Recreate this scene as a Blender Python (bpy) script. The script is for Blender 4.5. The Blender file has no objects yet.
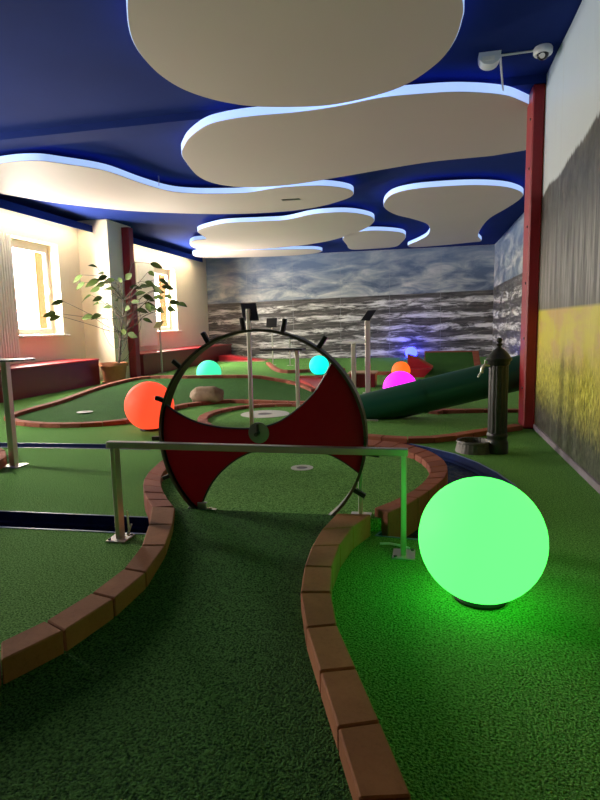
import bpy, bmesh, math, random
from mathutils import Vector, Matrix
R = random.Random(7)
S = bpy.context.scene
COL = S.collection
PI = math.pi
# ------------------------------------------------------------------ measured outlines, metres (X right, Y into the room, Z up)
CAM_ROWS = [(0.976775, 0.213186, -0.021516), (-0.007095, 0.132542, 0.991152), (-0.214152, 0.967979, -0.130976)]
CAM_F = 566.59
CURB_L_A = [(-1.472, 1.614, 0.103), (-1.402, 1.772, 0.107), (-1.351, 2.001, 0.113), (-1.334, 2.232, 0.118), (-1.379, 2.488, 0.123), (-1.483, 2.766, 0.127), (-1.611, 3.056, 0.13)]
CURB_L_B = [(-1.392, 1.518, 0.099), (-1.291, 1.723, 0.105), (-1.232, 1.971, 0.112), (-1.214, 2.211, 0.117), (-1.263, 2.507, 0.123), (-1.35, 2.787, 0.127), (-1.462, 3.059, 0.13)]
CURB_R_A = [(-0.483, 3.099, 0.129), (-0.525, 2.842, 0.126), (-0.534, 2.613, 0.123), (-0.524, 2.388, 0.118), (-0.491, 2.15, 0.113), (-0.416, 1.9, 0.106), (-0.321, 1.661, 0.097), (-0.229, 1.434, 0.085), (-0.144, 1.219, 0.07)]
CURB_R_B = [(-0.29, 3.112, 0.129), (-0.366, 2.896, 0.127), (-0.4, 2.648, 0.123), (-0.4, 2.399, 0.118), (-0.368, 2.171, 0.113), (-0.308, 1.939, 0.106), (-0.21, 1.702, 0.097), (-0.116, 1.478, 0.086), (-0.022, 1.249, 0.071)]
ISLE_A = [(-0.197, 3.141, 0.13), (-0.112, 3.281, 0.13), (0.003, 3.539, 0.13), (0.123, 3.883, 0.13), (0.174, 4.19, 0.13), (0.141, 4.534, 0.13), (0.018, 4.85, 0.13), (-0.156, 5.036, 0.13), (-0.349, 5.146, 0.13), (-0.509, 5.197, 0.13), (-0.775, 5.215, 0.13), (-1.158, 5.197, 0.13), (-1.641, 5.145, 0.13), (-1.932, 4.969, 0.13), (-2.092, 4.642, 0.13), (-2.124, 4.361, 0.13), (-2.065, 4.019, 0.13), (-1.998, 3.726, 0.13), (-1.879, 3.452, 0.13), (-1.736, 3.221, 0.13), (-1.596, 3.039, 0.13)]
ISLE_B = [(-0.283, 3.218, 0.13), (-0.165, 3.41, 0.13), (-0.067, 3.617, 0.13), (0.002, 3.841, 0.13), (0.045, 4.115, 0.13), (0.017, 4.385, 0.13), (-0.071, 4.65, 0.13), (-0.199, 4.805, 0.13), (-0.359, 4.907, 0.13), (-0.494, 4.954, 0.13), (-0.739, 4.969, 0.13), (-1.104, 4.949, 0.13), (-1.511, 4.881, 0.13), (-1.744, 4.724, 0.13), (-1.893, 4.504, 0.13), (-1.958, 4.236, 0.13), (-1.928, 3.911, 0.13), (-1.848, 3.663, 0.13), (-1.725, 3.426, 0.13), (-1.601, 3.24, 0.13), (-1.477, 3.076, 0.13)]
LANEA_UP = [(-5.554, 6.615, 0.055), (-5.665, 6.993, 0.065), (-5.668, 7.922, 0.1), (-5.823, 9.332, 0.17), (-5.728, 10.462, 0.22), (-5.23, 10.567, 0.25), (-4.604, 10.332, 0.27), (-3.953, 10.314, 0.28), (-3.161, 10.293, 0.28), (-2.757, 10.317, 0.22), (-2.317, 10.163, 0.16), (-1.863, 9.561, 0.1)]
LANEA_LO = [(-5.554, 6.615, 0.055), (-5.134, 6.286, 0.055), (-4.433, 6.162, 0.055), (-3.772, 6.444, 0.055), (-3.699, 7.113, 0.055), (-3.589, 7.859, 0.055), (-3.377, 8.205, 0.055), (-3.107, 8.456, 0.055), (-2.504, 8.428, 0.055), (-1.896, 8.289, 0.055), (-1.562, 8.479, 0.055)]
LANEB = [(0.214, 7.496, 0.055), (-0.325, 7.819, 0.055), (-1.04, 8.019, 0.055), (-1.64, 8.086, 0.055), (-2.088, 8.059, 0.055), (-2.51, 7.875, 0.055), (-2.776, 7.459, 0.055), (-2.834, 7.005, 0.055), (-2.731, 6.611, 0.055), (-2.491, 6.203, 0.055), (-2.174, 5.944, 0.055), (-1.735, 5.957, 0.055), (-1.334, 5.998, 0.055), (-0.88, 5.927, 0.055), (-0.547, 5.794, 0.055), (-0.137, 5.707, 0.055), (0.209, 5.848, 0.055), (0.548, 6.158, 0.055), (1.029, 6.567, 0.055)]
LANEB_BACK = [(0.076, 7.617, 0.055), (0.591, 7.698, 0.055), (1.208, 7.742, 0.055)]
CANAL1 = ([(-6.687, 3.283, 0.0), (-3.275, 3.173, 0.0), (-2.784, 3.162, 0.0), (-2.194, 3.181, 0.0), (-1.536, 3.205, 0.0)], [(-6.211, 3.039, 0.0), (-3.007, 2.901, 0.0), (-2.556, 2.89, 0.0), (-2.019, 2.915, 0.0), (-1.41, 2.93, 0.0)])
CANAL2 = ([(-6.868, 5.077, 0.0), (-5.247, 5.175, 0.0), (-4.502, 5.205, 0.0), (-3.221, 5.274, 0.0), (-2.766, 5.277, 0.0)], [(-6.634, 4.899, 0.0), (-5.062, 4.986, 0.0), (-4.327, 4.997, 0.0), (-3.1, 5.07, 0.0), (-2.663, 5.076, 0.0)])
POOL_OUT = [(-0.259, 5.761, 0.0), (0.039, 5.509, 0.0), (0.287, 5.239, 0.0), (0.453, 4.938, 0.0), (0.57, 4.621, 0.0), (0.65, 4.289, 0.0), (0.661, 3.927, 0.0), (0.572, 3.514, 0.0), (0.366, 3.199, 0.0), (0.143, 3.074, 0.0), (-0.017, 3.092, 0.0), (-0.263, 3.114, 0.0), (-0.314, 3.236, 0.0), (-0.311, 3.395, 0.0)]
POOL_IN = [(-0.311, 3.395, 0.0), (-0.212, 3.392, 0.0), (-0.121, 3.558, 0.0), (0.003, 3.829, 0.0), (0.14, 4.19, 0.0), (0.197, 4.54, 0.0), (0.178, 4.902, 0.0), (0.038, 5.27, 0.0), (-0.152, 5.555, 0.0), (-0.254, 5.662, 0.0)]
FARCURB1 = [(-4.775, 17.075, 0.08), (-3.602, 14.098, 0.08), (-2.865, 14.216, 0.08), (-2.0, 14.49, 0.08)]
FARCURB2 = [(-1.207, 13.38, 0.08), (-0.74, 13.359, 0.08), (-0.281, 13.339, 0.08)]
REDRAMP = [(-2.759, 12.112, 0.06), (-1.882, 12.333, 0.06), (-1.662, 9.612, 0.06), (-1.76, 8.855, 0.06), (-2.221, 10.062, 0.06)]
STUBCURB = [(-4.354, 4.559, 0.08), (-4.12, 4.654, 0.08), (-3.926, 4.479, 0.08), (-3.739, 4.259, 0.08), (-3.669, 4.082, 0.08)]
P1 = [(-2.055, 3.974), (-2.223, 4.29), (-2.331, 4.583), (-2.379, 4.883), (-2.379, 5.194), (-2.303, 5.518), (-2.111, 5.829), (-1.815, 6.078), (-1.415, 6.219), (-0.995, 6.28), (-0.564, 6.18), (-0.205, 5.977), (0.074, 5.609), (0.206, 5.263), (0.257, 4.901), (0.245, 4.576), (0.067, 3.622), (-0.46, 3.013), (-1.032, 3.056), (-1.533, 3.34), (-1.849, 3.667)]
P2 = [(-3.284, 7.787), (-3.184, 7.427), (-3.037, 7.158), (-2.824, 6.854), (-2.505, 6.542), (-2.255, 6.428), (-1.91, 6.381), (-1.346, 6.401), (-0.899, 6.35), (-0.468, 6.247), (-0.064, 6.254), (0.332, 6.312), (0.738, 6.49), (0.967, 6.717), (1.239, 7.118), (1.488, 7.727), (1.485, 8.45), (1.009, 8.703), (0.746, 8.747), (0.057, 8.797), (-0.678, 9.016), (-1.321, 9.243), (-2.013, 9.456), (-2.535, 9.503), (-3.02, 9.385), (-3.33, 9.042), (-3.412, 8.531)]
P3 = [(-7.017, 7.413), (-5.759, 7.139), (-5.216, 7.153), (-4.948, 7.386), (-4.593, 7.872), (-4.449, 8.656), (-4.264, 9.283), (-3.987, 9.564), (-3.625, 9.721), (-3.04, 9.83), (-2.402, 9.654), (-1.841, 9.687), (-1.498, 9.868), (-1.269, 10.203), (-1.305, 10.634), (-1.575, 10.982), (-2.026, 11.355), (-2.688, 11.595), (-3.531, 11.581), (-4.321, 11.367), (-5.204, 10.903), (-5.819, 10.435), (-6.534, 9.574), (-6.852, 8.916), (-7.111, 8.298), (-7.393, 7.795)]
P4 = [(-5.351, 13.226), (-4.789, 12.695), (-4.276, 12.47), (-3.527, 12.537), (-2.979, 12.538), (-2.312, 12.109), (-1.736, 12.081), (-1.353, 12.38), (-1.128, 12.931), (-1.218, 13.684), (-1.598, 14.59), (-2.244, 15.561), (-2.808, 16.128), (-3.568, 16.58), (-4.556, 16.88), (-5.496, 16.867), (-6.289, 16.671), (-6.589, 16.072), (-6.426, 15.251), (-6.033, 14.602), (-5.64, 14.469), (-5.526, 13.977)]
P5 = [(-7.267, 17.451), (-6.827, 16.96), (-5.852, 16.972), (-4.931, 17.094), (-4.044, 17.325), (-3.321, 17.614), (-3.201, 18.172), (-3.685, 18.651), (-4.578, 18.855), (-5.585, 18.731), (-6.736, 18.488), (-7.315, 18.153)]
P6 = [(-0.791, 11.521), (-0.596, 10.78), (-0.217, 10.462), (0.355, 10.419), (0.906, 10.52), (1.383, 10.82), (1.714, 11.36), (1.762, 11.894), (1.638, 12.733), (1.418, 13.812), (1.351, 15.184), (1.398, 16.551), (1.572, 17.596), (1.282, 17.802), (0.434, 18.142), (-0.31, 18.249), (-0.509, 17.774), (-0.205, 16.918), (0.042, 16.047), (0.112, 15.051), (0.035, 14.127), (-0.274, 13.352), (-0.599, 12.753), (-0.773, 12.135)]
P7 = [(-2.179, 15.679), (-1.839, 14.913), (-1.43, 14.652), (-0.994, 14.81), (-0.591, 15.287), (-0.526, 16.019), (-0.655, 16.953), (-0.902, 17.922), (-1.523, 18.109), (-2.231, 18.05), (-2.245, 16.985)]
VENT = (-2.426, 10.57, 3.5)
WHEEL_UPARC = [(-1.5296, 0.7433), (-1.467, 0.695), (-1.3408, 0.6356), (-1.2146, 0.6072), (-1.0646, 0.5978), (-0.9412, 0.6061), (-0.8189, 0.6437), (-0.6979, 0.7273), (-0.6025, 0.8204), (-0.5434, 0.9118), (-0.5081, 0.9794)]
WHEEL_LOARC = [(-1.3412, 0.0871), (-1.3115, 0.1646), (-1.255, 0.2675), (-1.1745, 0.3573), (-1.0707, 0.4342), (-0.945, 0.4861), (-0.7744, 0.5083), (-0.6084, 0.4948), (-0.4694, 0.4398), (-0.3552, 0.3615)]
WHEEL_HUB = (-0.9419, 0.5822)
WHEEL_PEG = []
LEAVES = [(-7.326, 11.353, 2.39), (-6.898, 11.267, 2.525), (-7.345, 11.457, 2.236), (-6.878, 11.301, 2.262), (-6.659, 11.243, 2.329), (-6.99, 11.461, 2.089), (-6.881, 11.797, 2.132), (-7.431, 10.75, 1.805), (-7.506, 10.75, 1.495), (-7.613, 10.75, 1.56), (-7.204, 11.72, 1.777), (-6.972, 11.697, 1.77), (-6.93, 11.344, 1.525), (-5.808, 11.549, 2.584), (-5.78, 11.38, 2.394), (-5.827, 11.312, 2.197), (-5.648, 11.269, 2.11), (-5.52, 11.339, 2.24), (-5.697, 11.803, 2.102), (-5.6, 11.739, 1.905), (-6.198, 11.724, 2.103), (-6.117, 11.72, 1.91), (-5.782, 11.326, 1.618), (-5.646, 11.401, 1.616), (-5.512, 11.608, 1.617), (-5.303, 11.676, 1.721), (-5.515, 11.756, 1.757), (-6.124, 11.772, 1.747), (-6.279, 11.256, 1.095), (-6.601, 11.594, 1.095), (-6.105, 11.637, 1.415), (-6.382, 11.529, 2.26), (-6.415, 11.316, 2.193), (-6.283, 11.508, 1.771), (-6.648, 11.258, 2.198), (-7.083, 11.807, 2.444), (-5.88, 11.763, 2.013), (-6.668, 11.556, 2.272), (-7.147, 11.395, 1.493), (-7.422, 11.791, 1.982), (-6.929, 11.572, 2.174), (-6.809, 11.774, 2.072), (-6.425, 11.751, 2.113), (-6.186, 11.53, 1.606), (-6.422, 11.469, 1.611), (-6.791, 11.589, 1.679), (-6.955, 11.48, 1.898), (-5.642, 11.305, 1.85), (-5.871, 11.398, 1.728), (-6.301, 11.728, 1.943), (-6.452, 11.228, 1.793)]
TRUNK = [(-6.73, 11.6, 0.453), (-6.679, 11.6, 0.733), (-6.651, 11.6, 0.956), (-6.621, 11.6, 1.123), (-6.568, 11.6, 1.453), (-6.523, 11.6, 1.835), (-6.516, 11.6, 2.216)]
POT = [(-7.107, 11.943, 0.0), (-7.212, 11.6, 0.445), (-6.502, 11.6, 0.44), (-7.183, 11.6, -0.011), (-6.607, 11.6, -0.011)]
RAD = [(-7.82, 9.839, 1.808), (-7.82, 9.717, 0.6), (-7.82, 9.802, 3.061), (-7.82, 16.067, 1.445), (-7.82, 14.802, 0.851)]
WIN = [(-7.9, 9.977, 3.015), (-7.9, 11.326, 3.097), (-7.9, 11.255, 1.097), (-7.9, 11.576, 1.022), (-7.9, 16.649, 3.228), (-7.9, 17.604, 3.26), (-7.9, 17.418, 1.03)]
BALL_TEAL = (-4.426, 11.2, 0.201)
BALL_CYAN = (-2.458, 13.3, 0.342)
BALL_MAG = (-0.349, 8.4, 0.282)
BALL_ORG = (-0.483, 12.1, 0.238)
BALL_BLU = (-0.556, 18.2, 0.178)
REDBENCH = [(-7.854, -0.071), (-7.842, 0.174), (-7.21, 0.22), (-6.374, 0.143), (-5.343, -0.036), (-5.415, -0.087)]
BOXP = [(-1.374, 10.614, 0.0), (-0.923, 10.624, 0.0), (-1.369, 10.9, 0.26), (-0.964, 10.9, 0.297)]
ROCK = [(-3.432, 8.546, 0.0), (-3.596, 8.3, 0.144), (-3.071, 8.3, 0.147), (-3.322, 8.3, 0.272)]
HILL = [(-0.378, 13.5, 0.5), (-0.149, 13.5, 0.428), (0.193, 13.5, 0.204), (-0.077, 13.5, -0.087), (-0.376, 13.5, -0.11), (0.035, 14.2, 0.423), (1.066, 14.2, 0.484), (1.25, 14.2, 0.494), (1.257, 14.2, 0.134)]
CUP = [(-0.94, 4.269, 0.08), (-2.106, 7.307, 0.03), (-4.7, 7.106, 0.03)]

# ------------------------------------------------------------------ materials
def nt(name):
    m = bpy.data.materials.new(name); m.use_nodes = True
    n = m.node_tree; n.nodes.clear()
    o = n.nodes.new('ShaderNodeOutputMaterial')
    return m, n, o
def N(n, t, **k):
    x = n.nodes.new(t)
    for a, b in k.items():
        if a in x.inputs.keys(): x.inputs[a].default_value = b
        else: setattr(x, a, b)
    return x
def L(n, a, b): n.links.new(a, b)
def c4(c): return (c[0], c[1], c[2], 1)
def objco(n, scale=(1, 1, 1)):
    t = N(n, 'ShaderNodeTexCoord'); mp = N(n, 'ShaderNodeMapping'); mp.inputs['Scale'].default_value = scale
    L(n, t.outputs['Object'], mp.inputs['Vector']); return mp.outputs['Vector']
def ramp(n, stops, fac):
    r = N(n, 'ShaderNodeValToRGB'); e = r.color_ramp.elements
    while len(e) < len(stops): e.new(0.5)
    for el, (p, c) in zip(e, stops): el.position = p; el.color = c4(c)
    L(n, fac, r.inputs['Fac']); return r.outputs['Color']
def noise(n, vec, scale, detail=4, rough=.55, dist=0):
    x = N(n, 'ShaderNodeTexNoise'); L(n, vec, x.inputs['Vector'])
    x.inputs['Scale'].default_value = scale; x.inputs['Detail'].default_value = detail
    x.inputs['Roughness'].default_value = rough; x.inputs['Distortion'].default_value = dist
    return x.outputs['Fac']
def mixc(n, fac, a, b, mode='MIX'):
    x = N(n, 'ShaderNodeMix', data_type='RGBA', blend_type=mode)
    for s, v in ((0, fac), (6, a), (7, b)):
        if hasattr(v, 'links') or hasattr(v, 'is_linked'): L(n, v, x.inputs[s])
        elif s == 0: x.inputs[0].default_value = v
        else: x.inputs[s].default_value = c4(v)
    return x.outputs[2]
def mth(n, op, a, b=None, clamp=False):
    x = N(n, 'ShaderNodeMath', operation=op, use_clamp=clamp)
    for i, v in enumerate((a, b)):
        if v is None: continue
        if isinstance(v, (int, float)): x.inputs[i].default_value = v
        else: L(n, v, x.inputs[i])
    return x.outputs[0]
def sstep(n, v, lo, hi):
    x = N(n, 'ShaderNodeMapRange', interpolation_type='SMOOTHSTEP')
    x.inputs['From Min'].default_value = lo; x.inputs['From Max'].default_value = hi
    L(n, v, x.inputs['Value']); return x.outputs['Result']
def bump(n, h, strength, dist):
    b = N(n, 'ShaderNodeBump'); b.inputs['Strength'].default_value = strength; b.inputs['Distance'].default_value = dist
    L(n, h, b.inputs['Height']); return b.outputs['Normal']
def finish(n, o, col, rough=.6, metal=0, spec=.4, normal=None, emis=None, es=0, coat=0):
    b = N(n, 'ShaderNodeBsdfPrincipled')
    if hasattr(col, 'is_linked'): L(n, col, b.inputs['Base Color'])
    else: b.inputs['Base Color'].default_value = c4(col)
    if hasattr(rough, 'is_linked'): L(n, rough, b.inputs['Roughness'])
    else: b.inputs['Roughness'].default_value = rough
    b.inputs['Metallic'].default_value = metal; b.inputs['Specular IOR Level'].default_value = spec
    b.inputs['Coat Weight'].default_value = coat
    if normal is not None: L(n, normal, b.inputs['Normal'])
    if emis: b.inputs['Emission Color'].default_value = c4(emis); b.inputs['Emission Strength'].default_value = es
    L(n, b.outputs[0], o.inputs['Surface']); return b
def plain(name, col, rough=.6, metal=0, spec=.4, var=.12, scale=8, bmp=0, coat=0):
    m, n, o = nt(name); v = objco(n)
    f = noise(n, v, scale, 5)
    c = ramp(n, [(.25, [x*(1-var) for x in col]), (.75, [min(1, x*(1+var)) for x in col])], f)
    nm = bump(n, noise(n, v, scale*14, 3), bmp, .004) if bmp else None
    finish(n, o, c, rough, metal, spec, nm, coat=coat); return m
def glow(name, col, strength, base=None):
    m, n, o = nt(name)
    finish(n, o, base or col, .6, 0, .1, None, col, strength); return m
def turf(name, dark, light, patch=.25):
    m, n, o = nt(name); v = objco(n)
    fine = noise(n, v, 120, 1.5, .6); mid = noise(n, v, 38, 3, .6); big = noise(n, v, 1.3, 4, .6)
    f = mth(n, 'ADD', mth(n, 'MULTIPLY', fine, .85), mth(n, 'MULTIPLY', mid, .15))
    c = ramp(n, [(.36, dark), (.62, light)], f)
    c = mixc(n, sstep(n, big, .3, .75), c, [light[0]*1.25, light[1]*.95, light[2]*1.0]) if patch > .3 else c
    sc = N(n, 'ShaderNodeHueSaturation'); L(n, c, sc.inputs['Color'])
    L(n, mth(n, 'ADD', mth(n, 'MULTIPLY', big, patch), 1-patch*.5), sc.inputs['Value'])
    nm = bump(n, f, 1.0, .02)
    finish(n, o, sc.outputs['Color'], .95, 0, .08, nm); return m
def brickm(name, a, b):
    m, n, o = nt(name); v = objco(n)
    at = N(n, 'ShaderNodeAttribute', attribute_name='tint')
    c = ramp(n, [(0, a), (1, b)], at.outputs['Fac'])
    g = noise(n, v, 60, 6, .7); st = noise(n, v, 5, 4)
    c = mixc(n, mth(n, 'MULTIPLY', sstep(n, g, .45, .75), .35), c, [x*.45 for x in a])
    c = mixc(n, mth(n, 'MULTIPLY', sstep(n, st, .45, .7), .3), c, [x*1.35 for x in b])
    finish(n, o, c, .8, 0, .25, bump(n, g, .35, .004)); return m
def steelm(name, col, rough=.28):
    m, n, o = nt(name); v = objco(n)
    g = noise(n, v, 3, 3)
    finish(n, o, col, ramp(n, [(.3, [rough*.8]*3), (.7, [rough*1.3]*3)], g), 1, .5, None); return m

M = {}
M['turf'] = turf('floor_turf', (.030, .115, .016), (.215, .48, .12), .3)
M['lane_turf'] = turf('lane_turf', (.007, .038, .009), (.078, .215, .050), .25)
M['brick'] = brickm('brick_brown', (.25, .095, .040), (.37, .15, .068))
M['brick_red'] = brickm('brick_red', (.22, .062, .036), (.32, .10, .06))
M['mortar'] = plain('mortar', (.06, .045, .035), .9)
M['white'] = plain('wall_paint', (.86, .75, .56), .7, var=.04, scale=1.2, bmp=.05)
M['trim_white'] = plain('white_paint', (.90, .85, .76), .45, var=.03)
M['ceil'] = plain('ceiling_blue', (.011, .027, .165), .9, var=.12, scale=.8, spec=.08)
M['panel'] = plain('panel_white', (.50, .43, .405), .65, var=.03, scale=.6)
M['rim'] = glow('led_rim', (.42, .60, 1.0), .72)
M['led'] = glow('led_strip', (.10, .20, 1.0), 3.0)
M['cove'] = glow('warm_led', (1.0, .83, .55), 60.0)
M['red'] = plain('red_paint', (.34, .012, .022), .4, var=.12, scale=2, coat=.1)
M['bench'] = plain('bench_red', (.15, .004, .010), .38, var=.12, scale=2)
M['wheel_red'] = plain('wheel_red', (.46, .004, .026), .55, spec=.15, var=.06, scale=3)
M['post_red'] = plain('post_red', (.23, .006, .013), .45, var=.2, scale=3, bmp=.1)
M['steel'] = steelm('brushed_steel', (.66, .63, .57), .42)
M['steel_dark'] = steelm('dark_steel', (.10, .10, .10), .35)
M['steel_mid'] = steelm('ring_steel', (.13, .125, .11), .3)
M['ring_dark'] = steelm('ring_dark', (.035, .035, .033), .35)
M['zinc'] = plain('zinc', (.30, .30, .28), .5, .3, .5, var=.25)
M['black'] = plain('black_laminate', (.012, .012, .013), .35, var=.2)
M['iron'] = plain('cast_iron', (.030, .030, .028), .42, .55, .5, var=.35, scale=14, bmp=.35)
M['iron_light'] = plain('worn_iron', (.085, .08, .072), .5, .5, .5, var=.4, scale=20, bmp=.3)
M['tube'] = plain('green_plastic', (.004, .060, .036), .35, var=.1, scale=2)
M['liner'] = plain('pond_liner', (.008, .018, .085), .8, var=.3, scale=10, spec=.08)
M['liner_edge'] = plain('liner_edge', (.14, .20, .36), .45, var=.2, scale=10)
M['terracotta'] = plain('terracotta', (.36, .13, .06), .75, var=.2, scale=6, bmp=.1)
M['soil'] = plain('soil', (.05, .03, .02), .95, var=.4, scale=30, bmp=.5)
M['bark'] = plain('bark', (.045, .032, .022), .85, var=.4, scale=30, bmp=.3)
M['leaf'] = plain('leaf', (.040, .066, .010), .6, var=.6, spec=.15, scale=3)
M['rock'] = plain('rock', (.30, .21, .14), .85, var=.4, scale=7, bmp=.6)
M['plastic'] = plain('white_plastic', (.78, .78, .78), .4, var=.03)
M['dark'] = plain('dark_rubber', (.008, .008, .009), .6, var=.2)
M['lens'] = plain('lens', (.01, .01, .012), .08, var=.1)
M['cup'] = plain('cup_white', (.50, .51, .46), .5, var=.12)
M['wood'] = plain('pale_wood', (.45, .28, .18), .6, var=.2, scale=9)
M['orange'] = plain('orange_plaster', (.022, .0105, .0036), .9, var=.05, spec=0)
M['sign_pale'] = plain('sign_pale', (.45, .42, .18), .5, var=.1)
M['skirt'] = plain('skirt_grey', (.20, .17, .20), .5, var=.3, scale=4)
M['outside'] = plain('facade', (.62, .60, .58), .8, var=.05)
# water
m, n, o = nt('channel_water'); v = objco(n)
finish(n, o, (.004, .012, .045), .22, 0, .25, bump(n, noise(n, v, 14, 4), .5, .03)); M['water'] = m
# window glass
m, n, o = nt('window_glass')
tr = N(n, 'ShaderNodeBsdfTransparent'); gl = N(n, 'ShaderNodeBsdfGlossy'); gl.inputs['Roughness'].default_value = .03
mx = N(n, 'ShaderNodeMixShader'); mx.inputs[0].default_value = .06
L(n, tr.outputs[0], mx.inputs[1]); L(n, gl.outputs[0], mx.inputs[2]); L(n, mx.outputs[0], o.inputs['Surface']); M['glass'] = m

def sea_material(name, axis, hz, slope, blue):
    """stormy beach print: cloudy sky above a horizon, dark water with rows of white foam below"""
    m, n, o = nt(name)
    t = N(n, 'ShaderNodeTexCoord'); sp = N(n, 'ShaderNodeSeparateXYZ'); L(n, t.outputs['Object'], sp.inputs[0])
    u, z = sp.outputs[axis], sp.outputs[2]
    zz = mth(n, 'SUBTRACT', z, mth(n, 'MULTIPLY', u, slope))
    cb = N(n, 'ShaderNodeCombineXYZ'); L(n, u, cb.inputs[0]); L(n, zz, cb.inputs[1])
    def sc(x, y):
        mp = N(n, 'ShaderNodeMapping'); mp.inputs['Scale'].default_value = (x, y, 1); L(n, cb.outputs[0], mp.inputs['Vector']); return mp.outputs[0]
    cloud = noise(n, sc(.55, 1.7), 1.6, 9, .62, .6)
    sky = ramp(n, [(.36, (.085, .12, .20)), (.46, (.20, .24, .31)), (.55, (.36, .39, .42)), (.66, (.62, .61, .59))], cloud)
    up = sstep(n, zz, hz+.2, hz+1.5)
    sky = mixc(n, mth(n, 'MULTIPLY', up, .55), sky, (.16, .24, .42))
    foam1 = noise(n, sc(.50, 2.8), 1.7, 10, .72, 1.4)
    foam2 = noise(n, sc(.8, 9.0), 1.6, 8, .70, .8)
    depth = mth(n, 'SUBTRACT', hz, zz)
    wat = ramp(n, [(.30, (.012, .012, .015)), (.50, (.075, .070, .068)), (.70, (.20, .185, .175))], foam2)
    band = mth(n, 'ADD', mth(n, 'MULTIPLY', foam1, .72), mth(n, 'MULTIPLY', foam2, .36))
    wv = N(n, 'ShaderNodeTexWave', wave_type='BANDS', bands_direction='Y', wave_profile='SIN')
    L(n, sc(.12, 1.0), wv.inputs['Vector']); wv.inputs['Scale'].default_value = .75; wv.inputs['Distortion'].default_value = 3.5
    wv.inputs['Detail'].default_value = 4; wv.inputs['Detail Scale'].default_value = 1.4
    band = mth(n, 'ADD', band, mth(n, 'MULTIPLY', mth(n, 'SUBTRACT', wv.outputs['Fac'], .5), .13))
    fm = mth(n, 'MULTIPLY', sstep(n, band, .51, .68), sstep(n, depth, .04, .22))
    wat = mixc(n, fm, wat, (.78, .76, .74))
    sea = sstep(n, zz, hz+.012, hz-.012)
    seaf = N(n, 'ShaderNodeMapRange'); seaf.inputs['From Min'].default_value = hz-.012; seaf.inputs['From Max'].default_value = hz+.012
    L(n, zz, seaf.inputs['Value'])
    c = mixc(n, seaf.outputs['Result'], wat, sky)
    # seams of the printed sheets
    fr = mth(n, 'FRACT', mth(n, 'MULTIPLY', mth(n, 'ADD', u, 20.13), 1/1.72))
    seam = mth(n, 'LESS_THAN', fr, .014)
    c = mixc(n, mth(n, 'MULTIPLY', seam, .35), c, (.30, .31, .34))
    fold = noise(n, sc(2.2, .25), 1.6, 3)
    finish(n, o, c, .42, 0, .4, bump(n, fold, .35, .05)); return m
M['sea'] = sea_material('sea_print', 0, 2.19, .019, .5)
M['sea_side'] = sea_material('sea_print_side', 1, 2.31, 0.0, .5)
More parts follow.
